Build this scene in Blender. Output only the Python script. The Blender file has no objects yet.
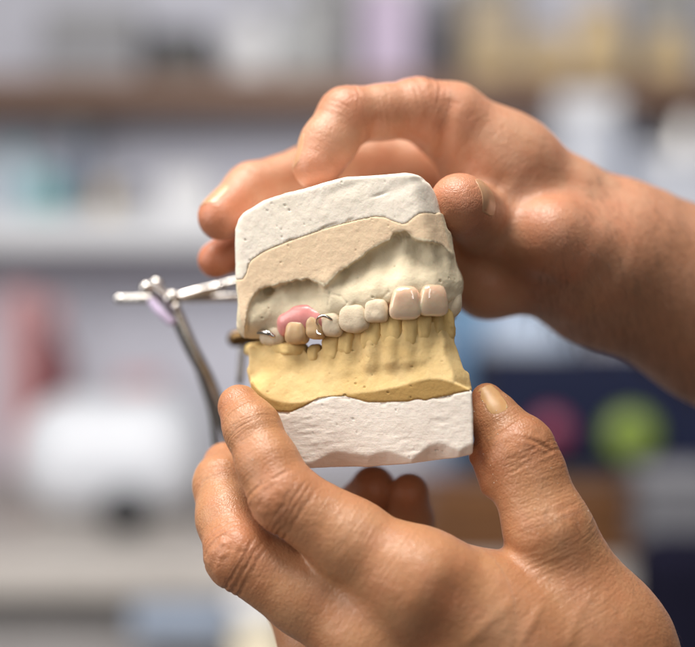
import bpy, bmesh, math, random
import numpy as np
from mathutils import Vector, Matrix

# ------------------------------------------------------------------ camera, light, exposure
SC = bpy.context.scene
COL = SC.collection
OZ = 1.25                # height of the held model above the floor, metres
D = 450.0                # camera to the sharp plane, millimetres
S = 0.3                  # millimetres per photograph pixel at that plane
f32 = np.float32

cd = bpy.data.cameras.new('camera')
cam = bpy.data.objects.new('camera', cd)
COL.objects.link(cam)
cam.location = (0, -D * .001, OZ)
cam.rotation_euler = (math.pi / 2, 0, 0)
cd.sensor_width = 36
cd.lens = 36 * D / (695 * S)
cd.clip_start = 0.02
cd.clip_end = 50
cd.dof.use_dof = True
cd.dof.focus_distance = D * .001 - 0.008
cd.dof.aperture_fstop = 3.9
cd.dof.aperture_blades = 0
SC.camera = cam

W = bpy.data.worlds.new('World')
SC.world = W
W.use_nodes = True
bgn = W.node_tree.nodes['Background']
bgn.inputs[0].default_value = (1.0, 0.965, 0.92, 1)
bgn.inputs[1].default_value = 0.075

def area(name, loc, target, sx, sy, power, col):
    ld = bpy.data.lights.new(name, 'AREA')
    ld.shape = 'RECTANGLE'; ld.size = sx; ld.size_y = sy
    ld.energy = power; ld.color = col
    o = bpy.data.objects.new(name, ld); COL.objects.link(o)
    o.location = loc
    o.rotation_euler = (Vector(target) - Vector(loc)).to_track_quat('-Z', 'Y').to_euler()
    return o
area('ceiling_light', (-0.30, -0.22, OZ + 1.2), (0, 0, OZ), 1.0, 0.5, 32, (1, .955, .89))
area('window_light', (-1.15, -0.36, OZ + 0.40), (0, 0, OZ), 0.8, 1.0, 12.5, (1, .975, .94))
area('front_window_light', (0.36, -1.5, OZ + .55), (0, 0, OZ), 0.13, 1.5, 4.8, (1, .97, .93))
area('rear_ceiling_light', (0.1, 0.15, OZ + .62), (0.1, 2.0, OZ - .05), 2.2, 0.4, 18, (1, .98, .95))  # unseen lamp added in mid-room to brighten the back wall and shelves

SC.view_settings.view_transform = 'Standard'
SC.view_settings.look = 'None'
SC.view_settings.exposure = 0.0
SC.view_settings.gamma = 1
SC.render.engine = 'CYCLES'
SC.cycles.use_denoising = True
SC.cycles.max_bounces = 8

# ------------------------------------------------------------------ helpers: mesh linking
def link(name, mesh, mat=None, parent=None, loc=(0, 0, 0)):
    o = bpy.data.objects.new(name, mesh)
    COL.objects.link(o)
    if mat is not None and not mesh.materials:
        mesh.materials.append(mat)
    if parent is not None:
        o.parent = parent
    o.location = loc
    return o

def thing(name, label, cat, loc=(0, 0, 0), group=None):
    o = bpy.data.objects.new(name, None)
    o.empty_display_size = .01
    COL.objects.link(o)
    o.location = loc
    o['label'] = label; o['category'] = cat
    if group: o['group'] = group
    return o

def tag(o, label, cat, group=None):
    o['label'] = label; o['category'] = cat
    if group: o['group'] = group
    return o

def np_mesh(name, V, Q, attrs=None, smooth=True):
    """V in metres, Q an (n,4) or (n,3) index array."""
    me = bpy.data.meshes.new(name)
    V = np.ascontiguousarray(V, dtype=f32); Q = np.ascontiguousarray(Q, dtype=np.int32)
    n, k = Q.shape
    me.vertices.add(len(V)); me.vertices.foreach_set('co', V.ravel())
    me.loops.add(n * k); me.loops.foreach_set('vertex_index', Q.ravel())
    me.polygons.add(n)
    me.polygons.foreach_set('loop_start', np.arange(0, n * k, k, dtype=np.int32))
    me.polygons.foreach_set('loop_total', np.full(n, k, dtype=np.int32))
    me.update(calc_edges=True)
    me.validate()
    if smooth:
        me.polygons.foreach_set('use_smooth', np.ones(len(me.polygons), dtype=bool))
    for a, v in (attrs or {}).items():
        at = me.attributes.new(a, 'FLOAT', 'POINT')
        at.data.foreach_set('value', np.ascontiguousarray(v, dtype=f32))
    return me

# ------------------------------------------------------------------ helpers: distance fields (millimetres)
def P(px, py, Y=0.0):
    k = S * (D + Y) / D
    return np.array([(px - 347.5) * k, Y, (323.5 - py) * k])
def R(r, Y=0.0):
    return r * S * (D + Y) / D

def smin(a, b, k):
    h = np.maximum(k - np.abs(a - b), 0) / k
    return np.minimum(a, b) - h * h * k * .25
def smax(a, b, k):
    return -smin(-a, -b, k)
def sstep(a, b, x):
    t = np.clip((x - a) / (b - a), 0, 1)
    return t * t * (3 - 2 * t)

class Field:
    def __init__(s, lo, hi, h):
        s.lo = np.array(lo, float); s.h = h
        n = [int(math.ceil((hi[i] - lo[i]) / h)) + 1 for i in range(3)]
        s.ax = [(lo[i] + h * np.arange(n[i])).astype(f32) for i in range(3)]
        s.d = np.full(n, 30.0, f32)
    def grid(s, w=None):
        w = w or (slice(None),) * 3
        return (s.ax[0][w[0]][:, None, None], s.ax[1][w[1]][None, :, None], s.ax[2][w[2]][None, None, :])
    def win(s, lo, hi):
        w = []
        for i in range(3):
            a = int(np.clip(np.floor((lo[i] - s.lo[i]) / s.h), 0, len(s.ax[i]) - 1))
            b = int(np.clip(np.ceil((hi[i] - s.lo[i]) / s.h) + 1, a + 1, len(s.ax[i])))
            w.append(slice(a, b))
        return tuple(w)
    def cones(s, cs, k=2.0):
        """cs: list of (a, b, ra, rb); returns window and its smooth-united field."""
        lo = np.min([np.minimum(a - ra, b - rb) for a, b, ra, rb in cs], 0) - 12
        hi = np.max([np.maximum(a + ra, b + rb) for a, b, ra, rb in cs], 0) + 12
        w = s.win(lo, hi)
        X, Y, Z = s.grid(w)
        d = None
        for a, b, ra, rb in cs:
            e = cone(X, Y, Z, a, b, ra, rb)
            d = e if d is None else smin(d, e, k)
        return w, d
    def add(s, cs, k=2.0, kj=2.0):
        w, d = s.cones(cs, k)
        if callable(kj):
            kj = kj(*s.grid(w))
        s.d[w] = smin(s.d[w], d, kj)
    def sub(s, cs, k=1.0, kj=1.0):
        w, d = s.cones(cs, k)
        s.d[w] = smax(s.d[w], -d, kj)

def cone(X, Y, Z, a, b, ra, rb):
    a = np.asarray(a, f32); b = np.asarray(b, f32)
    ba = b - a; l2 = max(float(ba @ ba), 1e-6)
    x = X - a[0]; y = Y - a[1]; z = Z - a[2]
    h = np.clip((x * ba[0] + y * ba[1] + z * ba[2]) / f32(l2), 0, 1)
    dx = x - ba[0] * h; dy = y - ba[1] * h; dz = z - ba[2] * h
    return np.sqrt(dx * dx + dy * dy + dz * dz) - (f32(ra) + f32(rb - ra) * h)

def nets(F):
    """naive surface nets on a field, closed at the grid border."""
    d = F.d
    for ax in range(3):
        for e in (0, -1):
            sl = [slice(None)] * 3; sl[ax] = e
            d[tuple(sl)] = np.maximum(d[tuple(sl)], .3)
    ins = d < 0
    c = np.zeros(tuple(n - 1 for n in d.shape), np.uint8)
    offs = [(i, j, k) for i in (0, 1) for j in (0, 1) for k in (0, 1)]
    def sh(a, o):
        return a[o[0]:a.shape[0] - 1 + o[0], o[1]:a.shape[1] - 1 + o[1], o[2]:a.shape[2] - 1 + o[2]]
    for o in offs: c += sh(ins, o)
    act = (c > 0) & (c < 8)
    idx = np.full(act.shape, -1, np.int32)
    ijk = np.argwhere(act)
    idx[act] = np.arange(len(ijk))
    v = {o: d[ijk[:, 0] + o[0], ijk[:, 1] + o[1], ijk[:, 2] + o[2]] for o in offs}
    acc = np.zeros((len(ijk), 3)); cnt = np.zeros(len(ijk))
    for o in offs:
        for ax in range(3):
            if o[ax] == 0:
                q = list(o); q[ax] = 1; q = tuple(q)
                m = (v[o] < 0) != (v[q] < 0)
                t = np.where(m, v[o] / np.where(m, v[o] - v[q], 1), 0)
                p = np.array(o, float)[None, :].repeat(len(ijk), 0)
                p[:, ax] += t
                acc += p * m[:, None]; cnt += m
    V = F.lo + F.h * (ijk + acc / cnt[:, None])
    Q = []
    n = d.shape
    for ax in range(3):
        u, w = [(1, 2), (2, 0), (0, 1)][ax]
        a = [slice(1, -1)] * 3; a[ax] = slice(0, -1)
        b = [slice(1, -1)] * 3; b[ax] = slice(1, None)
        A = ins[tuple(a)]; B = ins[tuple(b)]
        for flip, m in ((False, A & ~B), (True, ~A & B)):
            e = np.argwhere(m)
            base = e.copy()
            for t in (u, w): base[:, t] += 1
            def cell(du, dw):
                q = base.copy(); q[:, u] -= du; q[:, w] -= dw
                return idx[q[:, 0], q[:, 1], q[:, 2]]
            quad = np.stack([cell(1, 1), cell(0, 1), cell(0, 0), cell(1, 0)], 1)
            Q.append(quad[:, ::-1] if flip else quad)
    return V, np.concatenate(Q)

def smooth_mesh(V, Q, it=1, lam=.5):
    e = np.concatenate([Q[:, [0, 1]], Q[:, [1, 2]], Q[:, [2, 3]], Q[:, [3, 0]]])
    i = np.concatenate([e[:, 0], e[:, 1]]); j = np.concatenate([e[:, 1], e[:, 0]])
    n = np.maximum(np.bincount(i, minlength=len(V)), 1)
    for _ in range(it):
        A = np.stack([np.bincount(i, weights=V[j, k], minlength=len(V)) for k in range(3)], 1) / n[:, None]
        V = V + lam * (A - V)
    return V

def normals(V, Q):
    a = np.cross(V[Q[:, 2]] - V[Q[:, 0]], V[Q[:, 3]] - V[Q[:, 1]])
    N = np.zeros_like(V)
    for k in range(4):
        for c in range(3):
            N[:, c] += np.bincount(Q[:, k], weights=a[:, c], minlength=len(V))
    return N / np.maximum(np.linalg.norm(N, axis=1), 1e-9)[:, None]

_LAT = {}
def vnoise(Pn, scale, seed=0):
    if seed not in _LAT:
        _LAT[seed] = np.random.RandomState(seed).rand(32, 32, 32).astype(f32) * 2 - 1
    L = _LAT[seed]
    q = Pn / np.asarray(scale); i = np.floor(q).astype(np.int64); f = q - i; f = f * f * (3 - 2 * f)
    r = 0
    for dx in (0, 1):
        for dy in (0, 1):
            for dz in (0, 1):
                w = (f[:, 0] if dx else 1 - f[:, 0]) * (f[:, 1] if dy else 1 - f[:, 1]) * (f[:, 2] if dz else 1 - f[:, 2])
                r = r + w * L[(i[:, 0] + dx) & 31, (i[:, 1] + dy) & 31, (i[:, 2] + dz) & 31]
    return r
def fbm(Pn, scale, seed=0, oct=3):
    s = 0; a = 1
    for o in range(oct):
        s = s + a * vnoise(Pn, np.asarray(scale) / 2 ** o, seed + o); a *= .5
    return s

ORG = np.array([0, 0, OZ])
def to_world(V):
    return V * .001 + ORG

# ------------------------------------------------------------------ helpers: materials
def srgb(r, g, b):
    def c(x):
        x /= 255
        return x / 12.92 if x <= .04045 else ((x + .055) / 1.055) ** 2.4
    return (c(r), c(g), c(b), 1)

class NT:
    def __init__(s, name):
        s.m = bpy.data.materials.new(name); s.m.use_nodes = True
        s.t = s.m.node_tree; s.b = s.t.nodes['Principled BSDF']
    def n(s, typ, **kw):
        nd = s.t.nodes.new(typ)
        for k, v in kw.items():
            if hasattr(nd, k): setattr(nd, k, v)
            else: nd.inputs[k.replace('_', ' ')].default_value = v
        return nd
    def l(s, a, b): s.t.links.new(a, b)
    def coord(s): return s.n('ShaderNodeTexCoord').outputs['Object']
    def noise(s, scale, detail=3, rough=.55, vec=None):
        nd = s.n('ShaderNodeTexNoise'); nd.inputs['Scale'].default_value = scale
        nd.inputs['Detail'].default_value = detail; nd.inputs['Roughness'].default_value = rough
        s.l(vec if vec is not None else s.coord(), nd.inputs['Vector'])
        return nd.outputs['Fac']
    def ramp(s, fac, stops):
        nd = s.n('ShaderNodeValToRGB')
        e = nd.color_ramp.elements
        while len(e) < len(stops): e.new(.5)
        for x, (p, c) in zip(e, stops): x.position = p; x.color = c
        s.l(fac, nd.inputs[0]); return nd.outputs[0]
    def mix(s, fac, a, b, mode='MIX'):
        nd = s.n('ShaderNodeMix'); nd.data_type = 'RGBA'; nd.blend_type = mode
        for v, i in ((fac, nd.inputs[0]), (a, nd.inputs[6]), (b, nd.inputs[7])):
            if isinstance(v, (int, float, tuple)): i.default_value = v
            else: s.l(v, i)
        return nd.outputs[2]
    def math(s, op, a, b=0.0):
        nd = s.n('ShaderNodeMath'); nd.operation = op
        for v, i in ((a, nd.inputs[0]), (b, nd.inputs[1])):
            if isinstance(v, (int, float)): i.default_value = v
            else: s.l(v, i)
        return nd.outputs[0]
    def attr(s, name): 
        nd = s.n('ShaderNodeAttribute'); nd.attribute_name = name
        return nd.outputs['Fac']
    def bump(s, h, dist, strength=1.0, prev=None):
        nd = s.n('ShaderNodeBump'); nd.inputs['Distance'].default_value = dist
        nd.inputs['Strength'].default_value = strength
        s.l(h, nd.inputs['Height'])
        if prev is not None: s.l(prev, nd.inputs['Normal'])
        return nd.outputs[0]
    def set(s, **kw):
        for k, v in kw.items():
            i = s.b.inputs[k.replace('_', ' ')]
            if isinstance(v, (int, float, tuple)): i.default_value = v
            else: s.l(v, i)
        return s.m

def plaster(name, base, dark, cut=None, streak=False, rough=.82):
    t = NT(name)
    f = t.noise(90, 5, .6)
    col = t.ramp(f, [(.3, dark), (.62, base)])
    if cut is not None:
        col = t.mix(t.attr('cut'), col, cut)
    sp = t.noise(700, 2)
    col = t.mix(t.math('MULTIPLY', t.ramp(sp, [(.62, (0, 0, 0, 1)), (.8, (1, 1, 1, 1))]), .25), col, tuple(c * .6 for c in dark[:3]) + (1,))
    b = t.bump(t.noise(1500, 4, .65), .00012, .8)
    b = t.bump(t.noise(260, 3, .6), .0003, .6, b)
    if streak:
        mp = t.n('ShaderNodeMapping'); mp.inputs['Scale'].default_value = (160, 160, 900); mp.inputs['Rotation'].default_value = (0, math.radians(-9), 0)
        t.l(t.coord(), mp.inputs[0])
        b = t.bump(t.noise(1, 4, .7, mp.outputs[0]), .0003, .4, b)
    return t.set(Base_Color=col, Roughness=rough, Normal=b, Subsurface_Weight=.08, Subsurface_Scale=.001, Specular_IOR_Level=.3)

def simple(name, col, rough=.5, metal=0.0, var=.12, scale=30, spec=.5, **kw):
    t = NT(name)
    d = tuple(c * (1 - var) for c in col[:3]) + (1,)
    l = tuple(min(1, c * (1 + var)) for c in col[:3]) + (1,)
    c = t.ramp(t.noise(scale, 4), [(.3, d), (.7, l)])
    return t.set(Base_Color=c, Roughness=rough, Metallic=metal, Specular_IOR_Level=spec, **kw)

def skin(name, base, red, pale):
    t = NT(name)
    m = t.noise(110, 4, .6)
    col = t.mix(t.ramp(m, [(.35, (0, 0, 0, 1)), (.7, (1, 1, 1, 1))]), base, tuple(b * .55 + r * .45 for b, r in zip(base, red)))
    col = t.mix(t.math('MULTIPLY', t.ramp(t.noise(38, 3, .6), [(.42, (0, 0, 0, 1)), (.68, (1, 1, 1, 1))]), .24), col, red)
    col = t.mix(t.attr('red'), col, red)
    col = t.mix(t.attr('pale'), col, pale)
    col = t.mix(t.attr('tan'), col, tuple(c * k for c, k in zip(base, (.76, .68, .62))) + (1,))  # browner forearm tone, with the arm's shade put into the colour
    fine = t.noise(900, 2)
    col = t.mix(t.math('MULTIPLY', fine, .35), col, tuple(c * .62 for c in base[:3]) + (1,))
    vo = t.n('ShaderNodeTexVoronoi'); vo.feature = 'DISTANCE_TO_EDGE'; vo.inputs['Scale'].default_value = 950
    mp = t.n('ShaderNodeMapping'); mp.inputs['Scale'].default_value = (1, 1, .75)
    nz = t.n('ShaderNodeTexNoise'); nz.inputs['Scale'].default_value = 260
    t.l(t.coord(), nz.inputs['Vector'])
    ad = t.n('ShaderNodeMix'); ad.data_type = 'VECTOR'; ad.inputs[0].default_value = .0025
    t.l(t.coord(), ad.inputs[4]); t.l(nz.outputs['Color'], ad.inputs[5])
    t.l(ad.outputs[1], mp.inputs[0]); t.l(mp.outputs[0], vo.inputs['Vector'])
    cell = t.math('MINIMUM', vo.outputs[0], .22)
    b = t.bump(cell, .0010, .30)
    b = t.bump(t.noise(420, 4, .65), .0006, .38, b)
    # fine creases that run across each finger, deeper at the joints
    cm = t.n('ShaderNodeCombineXYZ')
    t.l(t.math('MULTIPLY', t.attr('along'), 1.25), cm.inputs[0])
    sx = t.n('ShaderNodeSeparateXYZ'); t.l(t.coord(), sx.inputs[0])
    t.l(t.math('MULTIPLY', sx.outputs[0], 110), cm.inputs[1]); t.l(t.math('MULTIPLY', sx.outputs[2], 110), cm.inputs[2])
    cr = t.noise(1.0, 3, .6, cm.outputs[0])
    cr = t.math('MULTIPLY', cr, t.math('ADD', t.math('MULTIPLY', t.attr('fold'), .9), t.math('MULTIPLY', t.attr('finger'), .25)))
    b = t.bump(cr, .0009, .5, b)
    rg = t.math('ADD', t.math('MULTIPLY', t.noise(330, 4, .7), .30), .24)
    return t.set(Base_Color=col, Roughness=rg, Normal=b, Subsurface_Weight=.16, Subsurface_Radius=(1, .32, .16), Subsurface_Scale=.003, Specular_IOR_Level=.5)

M = {}
M['white_plaster'] = plaster('white_plaster', (.87, .79, .69, 1), (.81, .73, .62, 1))
M['white_streaked'] = plaster('white_plaster_scraped', (.87, .79, .71, 1), (.80, .71, .63, 1), streak=True)
M['beige_stone'] = plaster('beige_stone', (.80, .69, .50, 1), (.72, .61, .43, 1), cut=(.77, .585, .40, 1))
M['tooth_stone'] = plaster('tooth_stone', (.74, .62, .46, 1), (.60, .49, .35, 1))
M['yellow_stone'] = plaster('yellow_stone', (.77, .56, .27, 1), (.67, .46, .19, 1), cut=(.44, .27, .09, 1))
M['yellow_tooth'] = plaster('yellow_tooth_stone', (.72, .51, .22, 1), (.60, .41, .15, 1))
t = NT('denture_acrylic')
M['pink'] = t.set(Base_Color=t.ramp(t.noise(400, 3), [(.3, (.70, .26, .25, 1)), (.7, (.76, .32, .30, 1))]), Roughness=.34, Subsurface_Weight=.15, Subsurface_Scale=.002, Coat_Weight=.3)
t = NT('pale_pink_acrylic')
M['flange'] = t.set(Base_Color=t.ramp(t.noise(400, 3), [(.3, (.66, .36, .27, 1)), (.7, (.70, .42, .31, 1))]), Roughness=.2, Subsurface_Weight=.2, Subsurface_Scale=.002, Coat_Weight=.4)
t = NT('glossy_tooth')
gz = t.n('ShaderNodeSeparateXYZ'); t.l(t.n('ShaderNodeTexCoord').outputs['Generated'], gz.inputs[0])
gc = t.ramp(gz.outputs[2], [(0, (.78, .65, .50, 1)), (.3, (.81, .63, .45, 1)), (1, (.76, .50, .35, 1))])
M['gloss_tooth'] = t.set(Base_Color=gc, Roughness=.13, Subsurface_Weight=.35, Subsurface_Scale=.003, Coat_Weight=1.0, Coat_Roughness=.06, Normal=t.bump(t.noise(300, 2), .0005, .25))
t = NT('tan_tooth')
M['tan_tooth'] = t.set(Base_Color=t.ramp(t.noise(200, 3), [(.3, (.52, .34, .18, 1)), (.7, (.60, .41, .23, 1))]), Roughness=.33, Subsurface_Weight=.2, Subsurface_Scale=.002)
M['steel'] = simple('steel', (.62, .58, .55, 1), .22, 1.0, .1, 200)
M['dull_steel'] = simple('dull_steel', (.56, .53, .51, 1), .25, 1.0, .2, 150)
M['brass'] = simple('brass', (.42, .29, .17, 1), .3, 1.0, .2, 150)
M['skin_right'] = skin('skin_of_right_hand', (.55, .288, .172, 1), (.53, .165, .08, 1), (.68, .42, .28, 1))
M['skin_left'] = skin('skin_of_left_hand', (.50, .248, .122, 1), (.43, .145, .065, 1), (.62, .36, .21, 1))
t = NT('fingernail')
M['nail'] = t.set(Base_Color=t.ramp(t.noise(250, 2), [(.3, (.52, .275, .155, 1)), (.7, (.58, .33, .19, 1))]), Roughness=.28, Subsurface_Weight=.2, Subsurface_Scale=.002)
t = NT('yellowed_fingernail')
M['nail_yellow'] = t.set(Base_Color=t.ramp(t.noise(250, 2), [(.3, (.56, .285, .115, 1)), (.7, (.63, .36, .16, 1))]), Roughness=.42, Subsurface_Weight=.2, Subsurface_Scale=.002)

# ------------------------------------------------------------------ background room
def at(px, py, Y):
    """photograph pixel and distance behind the sharp plane (metres) -> point in the room"""
    k = S * .001 * (D * .001 + Y) / (D * .001)
    return Vector(((px - 347.5) * k, Y, (323.5 - py) * k + OZ))

def rbox(name, lo, hi, mat, parent=None, bev=.006, seg=3):
    bm = bmesh.new()
    bmesh.ops.create_cube(bm, size=1)
    lo = Vector(lo); hi = Vector(hi)
    c = (lo + hi) / 2
    org = parent.location if parent is not None else Vector((0, 0, 0))
    for v in bm.verts:
        v.co = Vector((v.co[i] * (hi[i] - lo[i]) for i in range(3))) + c - org
    b = min(bev, min(hi[i] - lo[i] for i in range(3)) * .45)
    if b > 0:
        bmesh.ops.bevel(bm, geom=bm.edges[:], offset=b, segments=seg, affect='EDGES', profile=.5)
    me = bpy.data.meshes.new(name); bm.to_mesh(me); bm.free()
    for p in me.polygons: p.use_smooth = False
    return link(name, me, mat, parent)

def lathe(name, prof, mat, parent=None, loc=(0, 0, 0), n=40, axis='Z'):
    V = []; Q = []
    for r, z in prof:
        for i in range(n):
            a = 2 * math.pi * i / n
            V.append((r * math.cos(a), r * math.sin(a), z) if axis == 'Z' else (r * math.cos(a), z, r * math.sin(a)))
    for j in range(len(prof) - 1):
        for i in range(n):
            q = (j * n + i, j * n + (i + 1) % n, (j + 1) * n + (i + 1) % n, (j + 1) * n + i)
            Q.append(q if axis == 'Z' else q[::-1])
    me = np_mesh(name, np.array(V), np.array(Q))
    return link(name, me, mat, parent, loc)

def bottle(name, label, cat, px, py_bot, py_top, wpx, Y, mat, capmat, group=None, neck=.42, cap=.16):
    b = at(px, py_bot, Y); tz = at(px, py_top, Y).z - b.z
    r = wpx * .5 * S * .001 * (D * .001 + Y) / (D * .001)
    o = thing(name, label, cat, b, group)
    h = tz * (1 - cap)
    lathe('body', [(0, 0), (r * .93, 0), (r, h * .03), (r, h * .72), (r * .93, h * .82), (r * neck, h * .95), (r * neck, h), (0, h)], mat, o)
    lathe('cap', [(0, h + .0005), (r * neck * 1.15, h + .0005), (r * neck * 1.15, tz * .985), (r * neck * 1.02, tz), (0, tz)], capmat, o)
    return o

def carton(name, label, cat, x0, x1, y0, y1, Y, depth, mat, lidmat, group=None, lid=.2):
    a = at(x0, y1, Y); b = at(x1, y0, Y)
    o = thing(name, label, cat, ((a.x + b.x) / 2, Y, a.z), group)
    zl = a.z + (b.z - a.z) * (1 - lid)
    rbox('body', (a.x + .002, Y + .002, a.z), (b.x - .002, Y + depth - .002, zl), mat, o, .005)
    rbox('lid', (a.x, Y, zl + .0006), (b.x, Y + depth, b.z), lidmat, o, .006)
    return o

def bg(name, rgb, rough=.6, **kw):
    return simple(name, srgb(*rgb), rough, **kw)

wall_m = bg('painted_wall', (206, 207, 220), .8, var=.05, scale=3)
wl = rbox('wall', (-2.2, 2.1, 0), (2.2, 2.2, 3.0), wall_m, None, 0); wl['kind'] = 'structure'
fl = rbox('floor', (-2.2, -1.6, -.1), (2.2, 2.1, 0), bg('floor_vinyl', (120, 116, 112), .6), None, 0); fl['kind'] = 'structure'

t = NT('shelf_wood')
mp = t.n('ShaderNodeMapping'); mp.inputs['Scale'].default_value = (2, 25, 40); t.l(t.coord(), mp.inputs[0])
wood = t.set(Base_Color=t.ramp(t.noise(1.2, 5, .6, mp.outputs[0]), [(.3, srgb(98, 68, 50)), (.7, srgb(134, 100, 78))]), Roughness=.55)
t = NT('cabinet_wood')
mp = t.n('ShaderNodeMapping'); mp.inputs['Scale'].default_value = (3, 20, 40); t.l(t.coord(), mp.inputs[0])
wood2 = t.set(Base_Color=t.ramp(t.noise(1.2, 5, .6, mp.outputs[0]), [(.3, srgb(76, 46, 22)), (.7, srgb(116, 74, 36))]), Roughness=.5)

def shelf(name, label, py0, py1, Y0, mat, x0=-260, x1=950):
    a = at(x0, py1, Y0); b = at(x1, py0, Y0)
    o = thing(name, label, 'shelf', (0, 2.1, a.z))
    rbox('board', (a.x, Y0, a.z), (b.x, 2.098, b.z), mat, o, .003)
    for x in (a.x * .8, .55, b.x * .85):
        rbox('bracket', (x - .012, Y0 + .10, a.z - .09), (x + .012, 2.098, a.z - .001), M['dull_steel'], o, .003)
    return b.z
zs1 = shelf('wall_shelf', 'brown wooden wall shelf carrying pale bottles and cream plaster models', 76, 104, 1.88, wood)
white_lam = bg('white_laminate', (222, 224, 230), .45, var=.03)
zs2 = shelf('wall_shelf', 'white laminate wall shelf below the brown wooden one', 214, 246, 1.85, white_lam)

W_ = bg('white_plastic', (226, 226, 230), .4, var=.04)
GR = bg('grey_plastic', (150, 150, 152), .5, var=.06)
DK = bg('black_plastic', (34, 34, 38), .45)
CR = bg('cream_plaster', (206, 182, 142), .8)
LI = bg('lilac_card', (206, 190, 216), .7, var=.05)
TE = bg('teal_plastic', (120, 178, 184), .4)
BL = bg('pale_blue_plastic', (196, 216, 230), .5)
RD = bg('dark_red_plastic', (112, 48, 54), .4)
PK = bg('rose_card', (206, 156, 160), .7)
BE = bg('beige_card', (184, 170, 150), .8)

# top shelf
def sit(py_top, Y):           # helper: pixel height of the top shelf surface at distance Y
    return 323.5 - (zs1 - OZ) / (S * .001 * (D * .001 + Y) / (D * .001))
Y1 = 1.90
yb = sit(0, Y1)
carton('storage_box', 'wide mid grey box left of the black box on the wooden shelf', 'box', 40, 140, 6, yb, Y1, .12, bg('mid_grey_card', (140, 140, 146)), GR)
carton('storage_box', 'black box at the left of the wooden shelf', 'box', 150, 212, 28, yb, Y1, .12, DK, DK)
bottle('plastic_bottle', 'wide white bottle on the wooden shelf beside the black box', 'bottle', 252, yb, 8, 48, Y1, W_, GR)
bottle('plastic_bottle', 'narrow pale grey bottle on the wooden shelf', 'bottle', 298, yb, -6, 36, Y1 + .02, bg('pale_grey_plastic', (196, 198, 200)), GR)
carton('storage_box', 'grey box left of the lilac carton on the wooden shelf', 'box', 312, 352, -30, yb, Y1 + .05, .1, GR, GR)
carton('carton', 'tall lilac carton in the middle of the wooden shelf', 'carton', 362, 414, -40, yb, Y1, .1, LI, W_)
bottle('plastic_bottle', 'dark bottle standing right of the lilac carton', 'bottle', 444, yb, -10, 26, Y1 + .05, bg('smoke_plastic', (84, 82, 88)), DK)
carton('storage_box', 'beige box behind the cream plaster models', 'box', 462, 520, -30, yb, Y1 + .07, .1, BE, GR)
carton('storage_box', 'grey box topmost at the right end of the shelf', 'box', 640, 700, -40, yb, Y1 + .07, .1, GR, BE)

def cast_block(label, px, w, h, Y, mat):
    b = at(px, yb, Y); k = S * .001 * (D * .001 + Y) / (D * .001)
    o = thing('plaster_model', label, 'plaster model', b, 'plaster models on the wooden shelf')
    n = 26; V = []; Q = []
    prof = [(0, 0), (1, 0), (1.02, .15), (1, .5), (.82, .55), (.80, .8), (.7, 1), (0, 1)]
    for r, z in prof:
        for i in range(n):
            a = 2 * math.pi * i / n
            q = abs(math.cos(a)) ** 3 + abs(math.sin(a)) ** 3
            rr = r / q ** (1 / 3)
            V.append((rr * math.cos(a) * w * k * .5, rr * math.sin(a) * w * k * .42, z * h * k))
    for j in range(len(prof) - 1):
        for i in range(n):
            Q.append((j * n + i, j * n + (i + 1) % n, (j + 1) * n + (i + 1) % n, (j + 1) * n + i))
    link('base', np_mesh('plaster_base', np.array(V), np.array(Q)), mat, o)
    V = []; Q = []
    m = 17; ring = 8
    for i in range(m):
        a = math.pi * (.02 + .96 * i / (m - 1))
        cx, cy = math.cos(a) * w * k * .33, .3 * w * k - math.sin(a) * w * k * .55
        for j in range(ring):
            b2 = 2 * math.pi * j / ring
            rr = w * k * (.075 + .015 * math.sin(i * 2.2))
            V.append((cx + math.cos(a) * rr * math.cos(b2), cy - math.sin(a) * rr * math.cos(b2), h * k * 1.0 + rr * 1.3 * math.sin(b2)))
    for i in range(m - 1):
        for j in range(ring):
            Q.append((i * ring + j, i * ring + (j + 1) % ring, (i + 1) * ring + (j + 1) % ring, (i + 1) * ring + j))
    link('tooth_arch', np_mesh('tooth_arch', np.array(V), np.array(Q)), mat, o)
for i, (px, w, h) in enumerate(((492, 44, 38), (545, 46, 40), (598, 56, 66), (668, 48, 44))):
    cast_block(['small cream plaster model right of the dark bottle', 'cream plaster model second from the left of its row',
                'tallest cream plaster model on the wooden shelf', 'cream plaster model at the right end of the wooden shelf'][i], px, w, h, 1.93, CR)

# second shelf
Y2 = 1.87
y2 = 323.5 - (zs2 - OZ) / (S * .001 * (D * .001 + Y2) / (D * .001))
bottle('plastic_bottle', 'teal bottle at the left end of the white shelf', 'bottle', 48, y2, 168, 38, Y2, TE, BL)
bottle('plastic_bottle', 'pale blue bottle beyond the teal bottle', 'bottle', 18, y2, 150, 44, Y2 + .08, BL, TE)
carton('storage_box', 'blue grey upright box beside the teal bottle', 'box', 62, 88, 122, y2, Y2 + .12, .08, bg('slate_card', (128, 138, 158)), GR)
carton('storage_box', 'white box on the white shelf left of the raised hand', 'box', 158, 214, 172, y2, Y2, .16, W_, W_)
bottle('plastic_jar', 'small grey jar on the white shelf left of the white box', 'jar', 132, y2, 184, 22, Y2 + .03, GR, DK, neck=.9, cap=.25)
bottle('plastic_jar', 'small cream jar between the blue grey box and the grey jar', 'jar', 106, y2, 178, 20, Y2 + .05, CR, W_, neck=.9, cap=.25)
bottle('plastic_bottle', 'thin blue bottle between the two white boxes behind the forearm', 'bottle', 628, y2, 110, 14, Y2 + .04, bg('mid_blue_plastic', (86, 110, 150)), W_)
carton('storage_box', 'white box behind the forearm on the white shelf', 'box', 556, 620, 92, y2, Y2, .16, bg('bluish_white', (206, 210, 222)), W_)
carton('storage_box', 'low white box above the forearm at the right', 'box', 634, 720, 148, y2, Y2, .16, bg('bluish_white_card', (198, 202, 214)), W_)

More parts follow.
